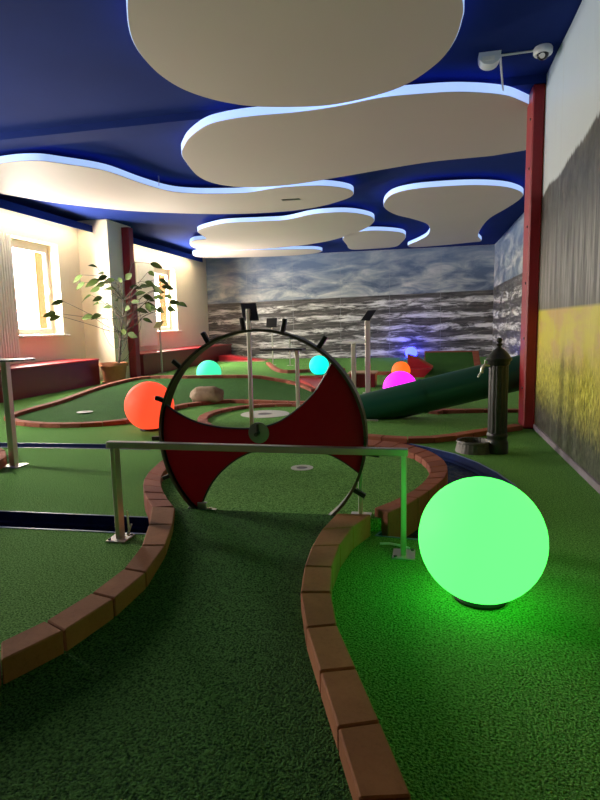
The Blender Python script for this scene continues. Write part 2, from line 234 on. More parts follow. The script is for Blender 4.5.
def forest_material():
    m, n, o = nt('meadow_print')
    t = N(n, 'ShaderNodeTexCoord'); sp = N(n, 'ShaderNodeSeparateXYZ'); L(n, t.outputs['Object'], sp.inputs[0])
    u, z = sp.outputs[1], sp.outputs[2]
    cb = N(n, 'ShaderNodeCombineXYZ'); L(n, u, cb.inputs[0]); L(n, z, cb.inputs[1])
    def sc(x, y):
        mp = N(n, 'ShaderNodeMapping'); mp.inputs['Scale'].default_value = (x, y, 1); L(n, cb.outputs[0], mp.inputs['Vector']); return mp.outputs[0]
    jag = noise(n, sc(9, .0), 2.2, 6, .75); roll = noise(n, sc(.9, 0), 1.0, 2)
    line = mth(n, 'ADD', mth(n, 'ADD', mth(n, 'MULTIPLY', mth(n, 'SUBTRACT', jag, .5), .22), mth(n, 'MULTIPLY', mth(n, 'SUBTRACT', roll, .5), .25)),
               mth(n, 'SUBTRACT', 3.03, mth(n, 'MULTIPLY', u, .085)))
    sky = mixc(n, sstep(n, z, 2.4, 3.7), (.44, .48, .49), (.40, .49, .58))
    trunk = noise(n, sc(11, .45), 2.0, 7, .72); crown = noise(n, sc(6, 3), 1.5, 6, .7)
    dark = ramp(n, [(.40, (.012, .015, .012)), (.62, (.075, .076, .066))], crown)
    tr_c = ramp(n, [(.43, (.024, .024, .020)), (.58, (.25, .24, .215))], trunk)
    low = sstep(n, mth(n, 'ADD', z, mth(n, 'MULTIPLY', crown, .5)), 2.65, 2.05)
    lowr = N(n, 'ShaderNodeMapRange'); lowr.inputs['From Min'].default_value = 2.50; lowr.inputs['From Max'].default_value = 1.95
    L(n, mth(n, 'ADD', z, mth(n, 'MULTIPLY', crown, .5)), lowr.inputs['Value'])
    forest = mixc(n, lowr.outputs['Result'], dark, tr_c)
    under = N(n, 'ShaderNodeMapRange'); under.inputs['From Min'].default_value = 1.55; under.inputs['From Max'].default_value = 1.28
    L(n, mth(n, 'ADD', z, mth(n, 'MULTIPLY', trunk, .2)), under.inputs['Value'])
    forest = mixc(n, under.outputs['Result'], forest, (.075, .075, .045))
    tall = noise(n, sc(16, 5), 2.4, 7, .75); soft = noise(n, sc(1.2, 3), 1.4, 4)
    field = ramp(n, [(.40, (.13, .13, .015)), (.50, (.40, .36, .025)), (.62, (.66, .62, .14))], tall)
    farf = mixc(n, mth(n, 'MULTIPLY', sstep(n, soft, .42, .62), .65), (.50, .44, .04), (.46, .27, .13))
    fz = N(n, 'ShaderNodeMapRange'); fz.inputs['From Min'].default_value = .72; fz.inputs['From Max'].default_value = .98
    L(n, z, fz.inputs['Value'])
    field = mixc(n, fz.outputs['Result'], field, farf)
    bz = N(n, 'ShaderNodeMapRange'); bz.inputs['From Min'].default_value = .62; bz.inputs['From Max'].default_value = .25
    L(n, mth(n, 'ADD', z, mth(n, 'MULTIPLY', mth(n, 'SUBTRACT', tall, .5), .7)), bz.inputs['Value'])
    grass = ramp(n, [(.42, (.014, .020, .012)), (.60, (.12, .125, .09))], tall)
    field = mixc(n, bz.outputs['Result'], field, grass)
    sep = N(n, 'ShaderNodeMapRange'); sep.inputs['From Min'].default_value = 1.285; sep.inputs['From Max'].default_value = 1.315
    L(n, z, sep.inputs['Value'])
    c = mixc(n, sep.outputs['Result'], field, forest)
    tl = N(n, 'ShaderNodeMapRange'); tl.inputs['From Min'].default_value = -.015; tl.inputs['From Max'].default_value = .015
    L(n, mth(n, 'SUBTRACT', z, line), tl.inputs['Value'])
    c = mixc(n, tl.outputs['Result'], c, sky)
    fr = mth(n, 'FRACT', mth(n, 'MULTIPLY', mth(n, 'ADD', u, 10.4), 1/1.62))
    c = mixc(n, mth(n, 'MULTIPLY', mth(n, 'LESS_THAN', fr, .008), .4), c, (.35, .36, .36))
    finish(n, o, c, .40, 0, .4, bump(n, noise(n, sc(3, .4), 1.6, 3), .3, .04)); return m
M['forest'] = forest_material()

# ------------------------------------------------------------------ mesh helpers
WL = {}
class MB:
    def __init__(s): s.b = bmesh.new(); s.tint = s.b.faces.layers.float.new('tint')
    def poly(s, vs):
        try: return s.b.faces.new(vs)
        except ValueError: return None
    def hexa(s, p, t=0, bevel=0):
        """p: four bottom corners then four top corners (same winding)"""
        v = [s.b.verts.new(q) for q in p]
        fs = [v[3::-1], v[4:8]] + [[v[i], v[(i+1) % 4], v[4+(i+1) % 4], v[4+i]] for i in range(4)]
        out = [s.b.faces.new(f) for f in fs]
        for f in out: f[s.tint] = t
        if bevel:
            ed = list({e for f in out for e in f.edges})
            r = bmesh.ops.bevel(s.b, geom=ed, offset=bevel, segments=1, affect='EDGES')
            for f in r['faces']: f[s.tint] = t
    def box(s, x0, x1, y0, y1, z0, z1, bevel=0, mat=None):
        p = [(x0, y0, z0), (x1, y0, z0), (x1, y1, z0), (x0, y1, z0), (x0, y0, z1), (x1, y0, z1), (x1, y1, z1), (x0, y1, z1)]
        if mat: p = [mat @ Vector(q) for q in p]
        s.hexa(p, 0, bevel)
    def obox(s, c, u, v, w, bevel=0):
        c, u, v, w = map(Vector, (c, u, v, w))
        s.hexa([c-u-v-w, c+u-v-w, c+u+v-w, c-u+v-w, c-u-v+w, c+u-v+w, c+u+v+w, c-u+v+w], 0, bevel)
    def prism(s, pts, d):
        """planar polygon pts (3-D) pushed along d"""
        d = Vector(d); a = [s.b.verts.new(q) for q in pts]; b = [s.b.verts.new(Vector(q)+d) for q in pts]
        n = len(a)
        s.b.faces.new(a[::-1]); s.b.faces.new(b)
        for i in range(n): s.b.faces.new([a[i], a[(i+1) % n], b[(i+1) % n], b[i]])
    def lathe(s, prof, c=(0, 0, 0), seg=32, axis=None, mod=None):
        c = Vector(c); rings = []
        ax = Vector(axis).normalized() if axis else Vector((0, 0, 1))
        q = ax.to_track_quat('Z', 'Y')
        for r, z in prof:
            ring = []
            for i in range(seg):
                a = 2*PI*i/seg; rr = r*(mod(a, z) if mod else 1)
                ring.append(s.b.verts.new(c + q @ Vector((rr*math.cos(a), rr*math.sin(a), z))))
            rings.append(ring)
        for A, B in zip(rings, rings[1:]):
            for i in range(seg): s.b.faces.new([A[i], A[(i+1) % seg], B[(i+1) % seg], B[i]])
        if prof[0][0] > 1e-4: s.b.faces.new(rings[0][::-1])
        if prof[-1][0] > 1e-4: s.b.faces.new(rings[-1])
    def tube(s, pts, r, seg=8, r1=None):
        pts = [Vector(p) for p in pts]; rings = []; n = len(pts)
        up = Vector((0.13, .21, 1)).normalized()
        for i, p in enumerate(pts):
            d = (pts[min(i+1, n-1)] - pts[max(i-1, 0)]).normalized()
            a = d.cross(up)
            if a.length < 1e-3: a = d.cross(Vector((1, 0, 0)))
            a.normalize(); b = d.cross(a)
            rr = r if r1 is None else r + (r1-r)*i/(n-1)
            rings.append([s.b.verts.new(p + (a*math.cos(2*PI*k/seg) + b*math.sin(2*PI*k/seg))*rr) for k in range(seg)])
        for A, B in zip(rings, rings[1:]):
            for k in range(seg): s.b.faces.new([A[k], A[(k+1) % seg], B[(k+1) % seg], B[k]])
        s.b.faces.new(rings[0][::-1]); s.b.faces.new(rings[-1])
    def ball(s, c, r, seg=48, rings=24, zmin=-1.0):
        prof = []
        a0 = math.asin(max(-1, zmin))
        for i in range(rings+1):
            a = a0 + (PI/2-a0)*i/rings
            prof.append((max(1e-5, r*math.cos(a)), r*math.sin(a)))
        s.lathe(prof, c, seg)
    def build(s, name, mat, parent=None, origin=None, smooth=None):
        bmesh.ops.remove_doubles(s.b, verts=s.b.verts, dist=1e-5)
        bmesh.ops.recalc_face_normals(s.b, faces=s.b.faces)
        vs = [v.co for v in s.b.verts]
        if origin is None:
            if parent is not None: origin = Vector(WL[parent])
            else: origin = Vector((0, 0, 0))
        origin = Vector(origin)
        for v in s.b.verts: v.co -= origin
        me = bpy.data.meshes.new(name); s.b.to_mesh(me); s.b.free()
        for mt in (mat if isinstance(mat, (list, tuple)) else [mat]): me.materials.append(mt)
        if smooth is not None:
            me.shade_smooth() if hasattr(me, 'shade_smooth') else None
            me.set_sharp_from_angle(angle=math.radians(smooth))
        ob = bpy.data.objects.new(name, me); COL.objects.link(ob)
        WL[ob] = origin.copy()
        if parent is not None:
            ob.parent = parent; ob.location = origin - Vector(WL[parent])
        else: ob.location = origin
        return ob
def tag(o, label=None, cat=None, group=None, kind=None):
    if label: o['label'] = label
    if cat: o['category'] = cat
    if group: o['group'] = group
    if kind: o['kind'] = kind
    return o
def empty(name, loc, label, cat, group=None):
    o = bpy.data.objects.new(name, None); COL.objects.link(o); o.location = loc; o.empty_display_size = .1
    WL[o] = Vector(loc); return tag(o, label, cat, group)
def struct(o): o['kind'] = 'structure'; return o
def spline(pts, closed=True, sub=6):
    P_ = [Vector(p) for p in pts]; n = len(P_); out = []
    rng = range(n) if closed else range(n-1)
    for i in rng:
        if closed: a, b, c, d = P_[i-1], P_[i], P_[(i+1) % n], P_[(i+2) % n]
        else: a, b, c, d = P_[max(i-1, 0)], P_[i], P_[i+1], P_[min(i+2, n-1)]
        for k in range(sub):
            t = k/sub
            out.append(.5*((2*b) + (c-a)*t + (2*a-5*b+4*c-d)*t*t + (3*b-a-3*c+d)*t**3))
    if not closed: out.append(P_[-1])
    return out
def resample(pts, n):
    P_ = [Vector(p) for p in pts]; ds = [0]
    for a, b in zip(P_, P_[1:]): ds.append(ds[-1]+(b-a).length)
    out = []; j = 0
    for k in range(n):
        t = ds[-1]*k/(n-1)
        while j < len(ds)-2 and ds[j+1] < t: j += 1
        w = (t-ds[j])/max(1e-9, ds[j+1]-ds[j]); out.append(P_[j].lerp(P_[j+1], min(1, w)))
    return out
def plen(pts): return sum((Vector(a)-Vector(b)).length for a, b in zip(pts, pts[1:]))
def fill(outer, holes=(), z=0, h=0):
    """flat polygon with holes, filled; pushed up by h when h > 0; returns a bmesh builder"""
    cu = bpy.data.curves.new('tmp', 'CURVE'); cu.dimensions = '2D'; cu.fill_mode = 'BOTH'; cu.extrude = h/2
    for ring in [outer, *holes]:
        sp = cu.splines.new('POLY'); sp.points.add(len(ring)-1); sp.use_cyclic_u = True
        for q, p in zip(sp.points, ring): q.co = (p[0], p[1], 0, 1)
    ob = bpy.data.objects.new('tmp', cu); COL.objects.link(ob)
    me = bpy.data.meshes.new_from_object(ob)
    mb = MB(); mb.b.from_mesh(me)
    bpy.data.objects.remove(ob); bpy.data.curves.remove(cu); bpy.data.meshes.remove(me)
    for v in mb.b.verts: v.co.z += z+h/2
    mb.tint = mb.b.faces.layers.float.get('tint') or mb.b.faces.layers.float.new('tint')
    return mb
def curb(name, label, A, B, base, n=None, mat='brick', group='brick curbs of the golf lanes', closed=False, joints=False, origin=None):
    """bricks laid end to end between edge lines A and B (top edges), down to base"""
    if not joints:
        A = spline(A, closed, 8); B = spline(B, closed, 8)
        if closed: A.append(A[0]); B.append(B[0])
        n = n or max(2, round(plen(A)/.21)); A = resample(A, n+1); B = resample(B, n+1)
    A = [Vector(a) for a in A]; B = [Vector(b) for b in B]
    org = (A[0]+B[0])/2; org.z = 0
    root = empty(name, org, label, 'curb', group)
    mb = MB(); mo = MB()
    for i in range(len(A)-1):
        a0, a1, b0, b1 = A[i], A[i+1], B[i], B[i+1]
        g = .0035/max(.02, (a1-a0).length); g2 = .0035/max(.02, (b1-b0).length)
        p, q = a0.lerp(a1, g), a0.lerp(a1, 1-g); r, s = b0.lerp(b1, g2), b0.lerp(b1, 1-g2)
        j = R.uniform(-.0015, .0015); top = [p, r, s, q]
        bot = [Vector((v.x, v.y, base)) for v in top]
        top = [Vector((v.x, v.y, v.z+j)) for v in top]
        mb.hexa(bot+top, R.random(), .005 if (a1-a0).length > .05 else 0)
        ins = [v.lerp(sum(top, Vector())/4, .06)-Vector((0, 0, .008)) for v in (a0, b0, b1, a1)]
        mo.hexa([Vector((v.x, v.y, base+.002)) for v in ins]+ins)
    mb.build('bricks', M[mat], root); mo.build('mortar_joints', M['mortar'], root)
    return root
def curb_c(name, label, line, w, base=0, closed=False, mat='brick_red', brick=.25, **k):
    P_ = spline(line, closed, 8)
    if closed: P_.append(P_[0])
    n = max(2, round(plen(P_)/brick)); P_ = resample(P_, n+1); A, B = [], []
    for i, p in enumerate(P_):
        d = P_[min(i+1, n)]-P_[max(i-1, 0)]
        if closed and i in (0, n): d = P_[1]-P_[-2]
        d.z = 0; d.normalize(); nn = Vector((-d.y, d.x, 0))*w/2
        A.append(p+nn); B.append(p-nn)
    return curb(name, label, A, B, base, joints=True, mat=mat, **k)

# ------------------------------------------------------------------ room
XL, XR, X2, D, ZC, YB = -7.9, 1.2, 2.25, 20.16, 3.70, -4.0
WINS = [(9.93, 11.36), (15.95, 17.42), (4.3, 5.43)]
ZS, ZT = 1.12, 3.06
mid = [((Vector(a)+Vector(b))/2) for a, b in zip(ISLE_A, ISLE_B)]
ISLE_MID = [(v.x, v.y) for v in mid]
pool = [p[:2] for p in POOL_OUT[:-2]] + ISLE_MID[0:10]
pool = [(v.x, v.y) for v in (Vector((*p, 0)) for p in pool)]
def chan(c): a, b = c; return [p[:2] for p in a] + [p[:2] for p in b][::-1]
can1, can2 = chan(CANAL1), chan(CANAL2)
fl = fill([(XL-.3, YB), (X2+.2, YB), (X2+.2, D+.2), (XL-.3, D+.2)], [pool, can1, can2], -.16, .16)
struct(fl.build('floor', M['turf']))
w = MB()
segs = sorted(WINS); y = YB-.2
for a, b in segs:
    w.box(XL-.3, XL, y, a, -.16, ZC); w.box(XL-.3, XL, a, b, -.16, ZS-.03); w.box(XL-.3, XL, a, b, ZT, ZC); y = b
w.box(XL-.3, XL, y, D+.2, -.16, ZC)
# pier between the two window bays, stepped back beside the red post
w.box(XL-.01, -7.13, 12.15, 13.25, 0, ZC)
struct(w.build('wall_left', M['white']))
w = MB(); w.box(XL-.3, X2+.3, D, D+.2, -.16, ZC); struct(w.build('wall_back', M['white']))
w = MB(); w.box(XR+.008, X2+.3, YB-.2, 6.96, -.16, ZC); struct(w.build('wall_right', M['white']))
w = MB(); w.box(X2, X2+.3, 6.96, D+.2, -.16, ZC); struct(w.build('wall_right_rear', M['white']))
w = MB(); w.box(XL-.3, XR+.1, YB-.2, YB, -.16, ZC); struct(w.build('wall_behind', M['white']))
w = MB(); w.box(XL-.3, X2+.3, YB-.2, D+.2, ZC, ZC+.15); struct(w.build('ceiling', M['ceil']))
w = MB(); w.box(XL, X2, 6.60, 6.96, ZC-.085, ZC); struct(w.build('trim_1', M['ceil']))           # ceiling beam over the red posts
w = MB(); 
for a, b in ((YB, 12.15), (13.25, 18.85)):
    w.box(-7.52, -7.50, a, b, 3.42, 3.575); w.box(XL, -7.52, a, b, 3.56, 3.575)
struct(w.build('trim_2', M['ceil']))  # blue cornice over the windows
w = MB(); w.box(XR-.02, XR+.01, YB, 6.59, 0, .06, .006); struct(w.build('baseboard_right', M['skirt']))
# windows
for i, (a, b) in enumerate(WINS):
    f = MB(); xg = XL-.27; t = .07
    f.box(xg-.05, xg+.02, a, a+t, ZS, ZT, .006); f.box(xg-.05, xg+.02, b-t, b, ZS, ZT, .006)
    f.box(xg-.05, xg+.02, a+t, b-t, ZS, ZS+t, .006); f.box(xg-.05, xg+.02, a+t, b-t, ZT-t-.05, ZT, .006)
    # inner sash
    s = .06
    f.box(xg-.03, xg+.045, a+t, a+t+s, ZS+t, ZT-t-.05, .006); f.box(xg-.03, xg+.045, b-t-s, b-t, ZS+t, ZT-t-.05, .006)
    f.box(xg-.03, xg+.045, a+t+s, b-t-s, ZS+t, ZS+t+s, .006); f.box(xg-.03, xg+.045, a+t+s, b-t-s, ZT-t-.05-s, ZT-t-.05, .006)
    wn = struct(f.build('window_%d' % (i+1), M['trim_white'], origin=(XL-.25, (a+b)/2, ZS)))
    g = MB(); g.box(xg-.004, xg+.004, a+t+s-.01, b-t-s+.01, ZS+t+s-.01, ZT-t-.05-s+.01); g.build('pane', M['glass'], wn)
    g = MB(); g.box(XL-.25, XL+.10, a-.06, b+.12, ZS-.05, ZS-.005, .008); g.build('window_sill', M['trim_white'], wn)
    g = MB()
    g.box(xg-.33, xg-.05, b, b+.25, ZS-.1, ZT+.1); g.box(xg-.33, xg-.05, a-.25, a, ZS-.1, ZT+.1)
    g.build('outer_reveal', M['orange'], wn)
    g = MB(); g.box(xg+.045, xg+.075, b-t-.045, b-t-.015, 2.0, 2.13, .004); g.build('window_handle', M['steel'], wn)

# sky light through the panes
W_ = bpy.data.worlds.new('World'); S.world = W_; W_.use_nodes = True
bg = W_.node_tree.nodes['Background']; bg.inputs[0].default_value = (1, .92, .80, 1); bg.inputs[1].default_value = 88.0
for i, (a, b) in enumerate(WINS):
    la = bpy.data.lights.new('window_portal', 'AREA'); la.shape = 'RECTANGLE'; la.size = ZT-ZS; la.size_y = b-a
    la.cycles.is_portal = True
    lo = bpy.data.objects.new('window_portal', la); COL.objects.link(lo)
    lo.location = (XL-.34, (a+b)/2, (ZS+ZT)/2); lo.rotation_euler = (0, -PI/2, 0)
# warm strip lights tucked under the cornice above each window bay
for k, (a, b) in enumerate(((7.6, 12.0), (13.4, 18.7))):
    r = empty('strip_light', (-7.56, (a+b)/2, 3.56), ['slim warm strip light behind the blue pelmet above the near window',
              'slim warm strip light behind the blue pelmet above the far window'][k], 'strip light', 'strip lights over the windows')
    h = MB(); h.box(-7.60, -7.53, a, b, 3.54, 3.559); h.build('housing', M['trim_white'], r)
    h = MB(); h.box(-7.59, -7.54, a+.02, b-.02, 3.531, 3.541); h.build('diffuser', M['cove'], r)

# ------------------------------------------------------------------ wall prints
def sheet(name, mat, p0, p1, z0, z1, nrm, label, amp=.006):
    """hung printed sheet with shallow vertical folds"""
    p0, p1, nrm = Vector(p0), Vector(p1), Vector(nrm); n = int((p1-p0).length/.06); mb = MB(); vs = []
    nz = 6
    for k in range(2):
        rows = []
        for j in range(nz+1):
            z = z0+(z1-z0)*j/nz; row = []
            for i in range(n+1):
                t = i/n; s = t*(p1-p0).length
                off = amp*(math.sin(s*3.1+.6*math.sin(s*1.3+z))+.6*math.sin(s*7.7+z*.8))*(1-.4*j/nz)+amp*1.7
                q = p0.lerp(p1, t)+nrm*(off+.003*k); row.append(mb.b.verts.new((q.x, q.y, z)))
            rows.append(row)
        vs.append(rows)
    for k in range(2):
        for j in range(nz):
            for i in range(n): mb.b.faces.new([vs[k][j][i], vs[k][j][i+1], vs[k][j+1][i+1], vs[k][j+1][i]])
    for j in range(nz):
        for i in (0, n): mb.b.faces.new([vs[0][j][i], vs[1][j][i], vs[1][j+1][i], vs[0][j+1][i]])
    for i in range(n):
        for j in (0, nz): mb.b.faces.new([vs[0][j][i], vs[0][j][i+1], vs[1][j][i+1], vs[1][j][i]])
    o = mb.build(name, mat, smooth=60); return tag(o, label, 'mural', 'printed wall murals')
sheet('sea_mural', M['sea'], (XL+.004, D-.001, 0), (X2-.004, D-.001, 0), .0, 3.695, (0, -1, 0), 'wide stormy sea mural with grey clouds covering the end wall')
sheet('sea_mural', M['sea_side'], (X2-.001, 6.98, 0), (X2-.001, D-.04, 0), .0, 3.695, (-1, 0, 0), 'narrow stretch of sea mural on the side wall behind the iron pump')
sheet('meadow_mural', M['forest'], (XR+.007, -3.6, 0), (XR+.007, 6.585, 0), .05, 3.69, (-1, 0, 0), 'mural of dark forest above a yellow meadow on the right wall', .004)

# ------------------------------------------------------------------ red posts
def post(label, x0, x1, y0, y1, bolts, zt=3.614):
    r = empty('post', ((x0+x1)/2, (y0+y1)/2, 0), label, 'post', 'red posts')
    b = MB(); b.box(x0, x1, y0, y1, 0, zt, .012); b.build('shaft', M['post_red'], r)
    for z in bolts:
        h = MB(); h.lathe([(.014, 0), (.014, .008), (.008, .012), (1e-5, .012)], (x0, y0+.10, z), 10, (-1, 0, 0)); h.build('bolt', M['steel_dark'], r)
post('tall red wooden post at the end of the meadow wall', 1.078, 1.195, 6.60, 6.96, (.45, 1.0, 1.6, 2.2, 2.8, 3.3))
post('tall red wooden post behind the potted plant at the window wall', -7.125, -6.93, 12.76, 12.98, (.4, 1.2, 2.0, 2.8))

# ------------------------------------------------------------------ ceiling clouds
PL = [('P1', 'largest cream ceiling cloud panel, nearest, cut by the picture top'),
      ('P2', 'long cream ceiling cloud panel beside the right red post, under the white conduit'),
      ('P3', 'wavy cream ceiling cloud panel at left with a narrow vent slot'),
      ('P4', 'mid-room cream ceiling cloud panel with a lobed left end'),
      ('P5', 'thinnest far cream ceiling cloud panel at the window side of the end wall'),
      ('P6', 'rounded cream ceiling cloud panel with a wide tail, at the right near the side mural'),
      ('P7', 'small far cream ceiling cloud panel beside the rounded one with a tail')]
for key, lab in PL:
    pts = globals()[key]; q = [(v.x, min(v.y, 20.02)) for v in spline([(a, b, 0) for a, b in pts], True, 6)]
    cx = sum(a for a, b in q)/len(q); cy = sum(b for a, b in q)/len(q)
    r = empty('ceiling_cloud_panel', (cx, cy, 3.5), lab, 'ceiling panel', 'cloud shaped ceiling panels')
    fill(q, (), 3.5, .05).build('board', M['panel'], r)
    area = sum(q[i-1][0]*q[i][1]-q[i][0]*q[i-1][1] for i in range(len(q)))
    sg = 1 if area > 0 else -1
    nr = []
    for i in range(len(q)):
        d = Vector((q[(i+1) % len(q)][0]-q[i-1][0], q[(i+1) % len(q)][1]-q[i-1][1], 0)).normalized(); nr.append(Vector((d.y, -d.x, 0))*sg)
    def band(o0, o1, z0, z1):
        b = MB(); n_ = len(q); V = []
        for (off, z) in ((o0, z0), (o1, z0), (o1, z1), (o0, z1)):
            V.append([b.b.verts.new((q[i][0]+nr[i].x*off, q[i][1]+nr[i].y*off, z)) for i in range(n_)])
        for k in range(4):
            for i in range(n_): b.b.faces.new([V[k][i], V[k][(i+1) % n_], V[(k+1) % 4][(i+1) % n_], V[(k+1) % 4][i]])
        return b
    band(.001, .007, 3.508, 3.598).build('light_rim', M['rim'], r)
    band(-.06, -.04, 3.585, 3.60).build('led_strip', M['led'], r)
    h = MB()
    for k in range(5):
        i = int(len(q)*k/5); hx = q[i][0]*.6+cx*.4; hy = q[i][1]*.6+cy*.4
        h.tube([(hx, hy, 3.54), (hx, hy, ZC)], .008, 8)
    h.build('hanger', M['steel'], r)
    if key == 'P3':
        x, y, z = VENT
        h = MB(); h.box(x-.17, x+.17, y-.05, y+.05, 3.490, 3.502, .004); h.build('vent', M['steel_dark'], r)

# ceiling junction box, conduits, camera
r = empty('junction_box', (.58, 6.0, 3.7), 'white rounded box on the blue ceiling left of the dome camera', 'junction box')
h = MB(); pr = []
for k in range(13):
    a = PI*k/12; pr.append((.58-.10*math.cos(a)*(1 if math.cos(a) > 0 else 1), 5.94, 3.70-.115*math.sin(a)**.7))
h.prism(pr, (0, .14, 0)); h.build('housing', M['plastic'], r, smooth=40)
h = MB(); h.box(.51, .62, 5.935, 5.945, 3.62, 3.66); h.build('label_plate', M['trim_white'], r)
r = empty('conduit', (.85, 6.02, 3.69), 'thin white conduit from the ceiling box to the camera and down', 'conduit')
h = MB(); h.tube([(.66, 6.02, 3.685), (1.02, 6.0, 3.685)], .010, 8); h.build('pipe', M['plastic'], r)
h = MB(); h.tube([(.685, 6.05, 3.685), (.70, 6.16, 3.68), (.775, 6.54, 3.535)], .010, 8); h.build('pipe', M['plastic'], r)
r = empty('dome_camera', (1.05, 5.98, 3.70), 'white dome security camera on the ceiling beside the meadow wall', 'camera')
h = MB(); h.lathe([(.075, 0), (.085, -.015), (.085, -.055), (.075, -.07), (.055, -.075), (1e-5, -.076)], (1.05, 5.98, 3.70), 32); h.build('housing', M['plastic'], r, smooth=40)
h = MB(); h.ball((1.045, 5.96, 3.632), .054, 24, 12); h.build('lens_dome', M['lens'], r, smooth=60)
h = MB(); h.lathe([(.022, 0), (.024, .012), (.018, .014), (1e-5, .012)], (1.035, 5.915, 3.602), 16, (-.2, -.8, -.5)); h.build('lens_ring', M['plastic'], r)

# ------------------------------------------------------------------ near lane, island, curbs
LA = [(-2.15, .72, .09), (-1.80, 1.12, .096)] + [tuple(v) for v in CURB_L_A]
LB = [(-2.07, .62, .09), (-1.72, 1.02, .094)] + [tuple(v) for v in CURB_L_B]
curb('curb', 'brown brick curb sweeping along the left of the foreground lane', LA, LB, 0, joints=True)
RA = [tuple(v) for v in CURB_R_A] + [(-.09, .98, .07), (-.02, .72, .07)]
RB = [tuple(v) for v in CURB_R_B] + [(.06, 1.0, .07), (.13, .74, .07)]
curb('curb', 'brown brick curb bending along the right of the foreground lane beside the green ball', RA, RB, 0, joints=True)
curb('curb', 'horseshoe brick curb around the lane behind the red wheel', ISLE_A, ISLE_B, -.12, n=34, mat='brick_red')
def xat(poly, Y, ):
    ps = sorted((p[1], p[0]) for p in poly)
    if Y <= ps[0][0]: return ps[0][1]
    for (y0, x0), (y1, x1) in zip(ps, ps[1:]):
        if y0 <= Y <= y1: return x0+(x1-x0)*(Y-y0)/max(1e-6, y1-y0)
    return ps[-1][1]
cl = [(((a[0]+b[0])/2), ((a[1]+b[1])/2)) for a, b in zip(LA, LB)]
cr = [(((a[0]+b[0])/2), ((a[1]+b[1])/2)) for a, b in zip(RA, RB)]
mb = MB(); rows = []; nr_, nc_ = 40, 16; Y0, Y1 = .75, 3.08
for j in range(nr_+1):
    Y = Y0+(Y1-Y0)*j/nr_; z = .003+.112*max(0, (Y-1.15)/(Y1-1.15))**1.7
    a, b = xat(cl, Y), xat(cr, Y)
    rows.append([mb.b.verts.new((a+(b-a)*i/nc_, Y+.03*(i/nc_)*(j/nr_), z)) for i in range(nc_+1)])
bot = [[mb.b.verts.new((v.co.x, v.co.y, 0.0)) for v in row] for row in rows]
for A in (rows, bot):
    for j in range(nr_):
        for i in range(nc_): mb.b.faces.new([A[j][i], A[j][i+1], A[j+1][i+1], A[j+1][i]])
for j in range(nr_):
    for i in (0, nc_): mb.b.faces.new([rows[j][i], rows[j+1][i], bot[j+1][i], bot[j][i]])
for i in range(nc_):
    for j in (0, nr_): mb.b.faces.new([rows[j][i], rows[j][i+1], bot[j][i+1], bot[j][i]])
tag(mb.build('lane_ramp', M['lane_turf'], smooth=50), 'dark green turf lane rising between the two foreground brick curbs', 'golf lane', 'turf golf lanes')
tag(fill(ISLE_MID, (), .002, .078).build('lane_island', M['turf']), 'round ended turf lane with a golf cup behind the red wheel', 'golf lane', 'turf golf lanes')

# far lanes
curb_c('curb', 'long brick curb along the raised back of the lane behind the orange ball', LANEA_UP, .11)
curb_c('curb', 'low brick curb in front of the lane that holds the rock', LANEA_LO, .11)
curb_c('curb', 'hooked brick curb seen through the wheel, running right to the iron pump', LANEB, .12)
curb_c('curb', 'straight short brick curb under the dark green tube', LANEB_BACK, .10)
curb_c('curb', 'angled far brick curb near the sea mural', FARCURB1, .12)
curb_c('curb', 'short far red curb left of the magenta ball', FARCURB2, .12)
curb_c('curb', 'rounded brick curb end at the left edge beside the steel stand', STUBCURB, .16)
def loft(up, lo, name, label, n=40, rows_=8, sag=.6):
    U = resample(spline(up, False, 6), n); Lw = resample(spline(lo, False, 6), n); mb = MB(); V = []
    for i in range(n):
        col = []
        for j in range(rows_+1):
            t = j/rows_; p = Lw[i].lerp(U[i], t); z0, z1 = .012, max(.012, U[i].z-.05)
            p = Vector((p.x, p.y, z0+(z1-z0)*t**1.3)); col.append(p)
        V.append(col)
    top = [[mb.b.verts.new(p) for p in c] for c in V]; bt = [[mb.b.verts.new((p.x, p.y, .001)) for p in c] for c in V]
    for A in (top, bt):
        for i in range(n-1):
            for j in range(rows_): mb.b.faces.new([A[i][j], A[i+1][j], A[i+1][j+1], A[i][j+1]])
    for i in range(n-1):
        for j in (0, rows_): mb.b.faces.new([top[i][j], top[i+1][j], bt[i+1][j], bt[i][j]])
    for j in range(rows_):
        for i in (0, n-1): mb.b.faces.new([top[i][j], top[i][j+1], bt[i][j+1], bt[i][j]])
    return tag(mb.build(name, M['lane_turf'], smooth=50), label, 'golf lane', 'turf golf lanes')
loft(LANEA_UP, LANEA_LO, 'lane_bank', 'dark green turf bank rising behind the rock to a brick curb')
lbp = [p[:2] for p in LANEB] + [LANEB_BACK[2][:2], LANEB_BACK[1][:2], LANEB_BACK[0][:2]]
lbs = [(v.x, v.y) for v in spline([(a, b, 0) for a, b in [p[:2] for p in LANEB]], False, 6)] + [LANEB_BACK[2][:2]]
tag(fill(lbs, (), .001, .014).build('lane_round', M['turf']), 'turf lane with a pale disc, round ended, seen through the wheel', 'golf lane', 'turf golf lanes')

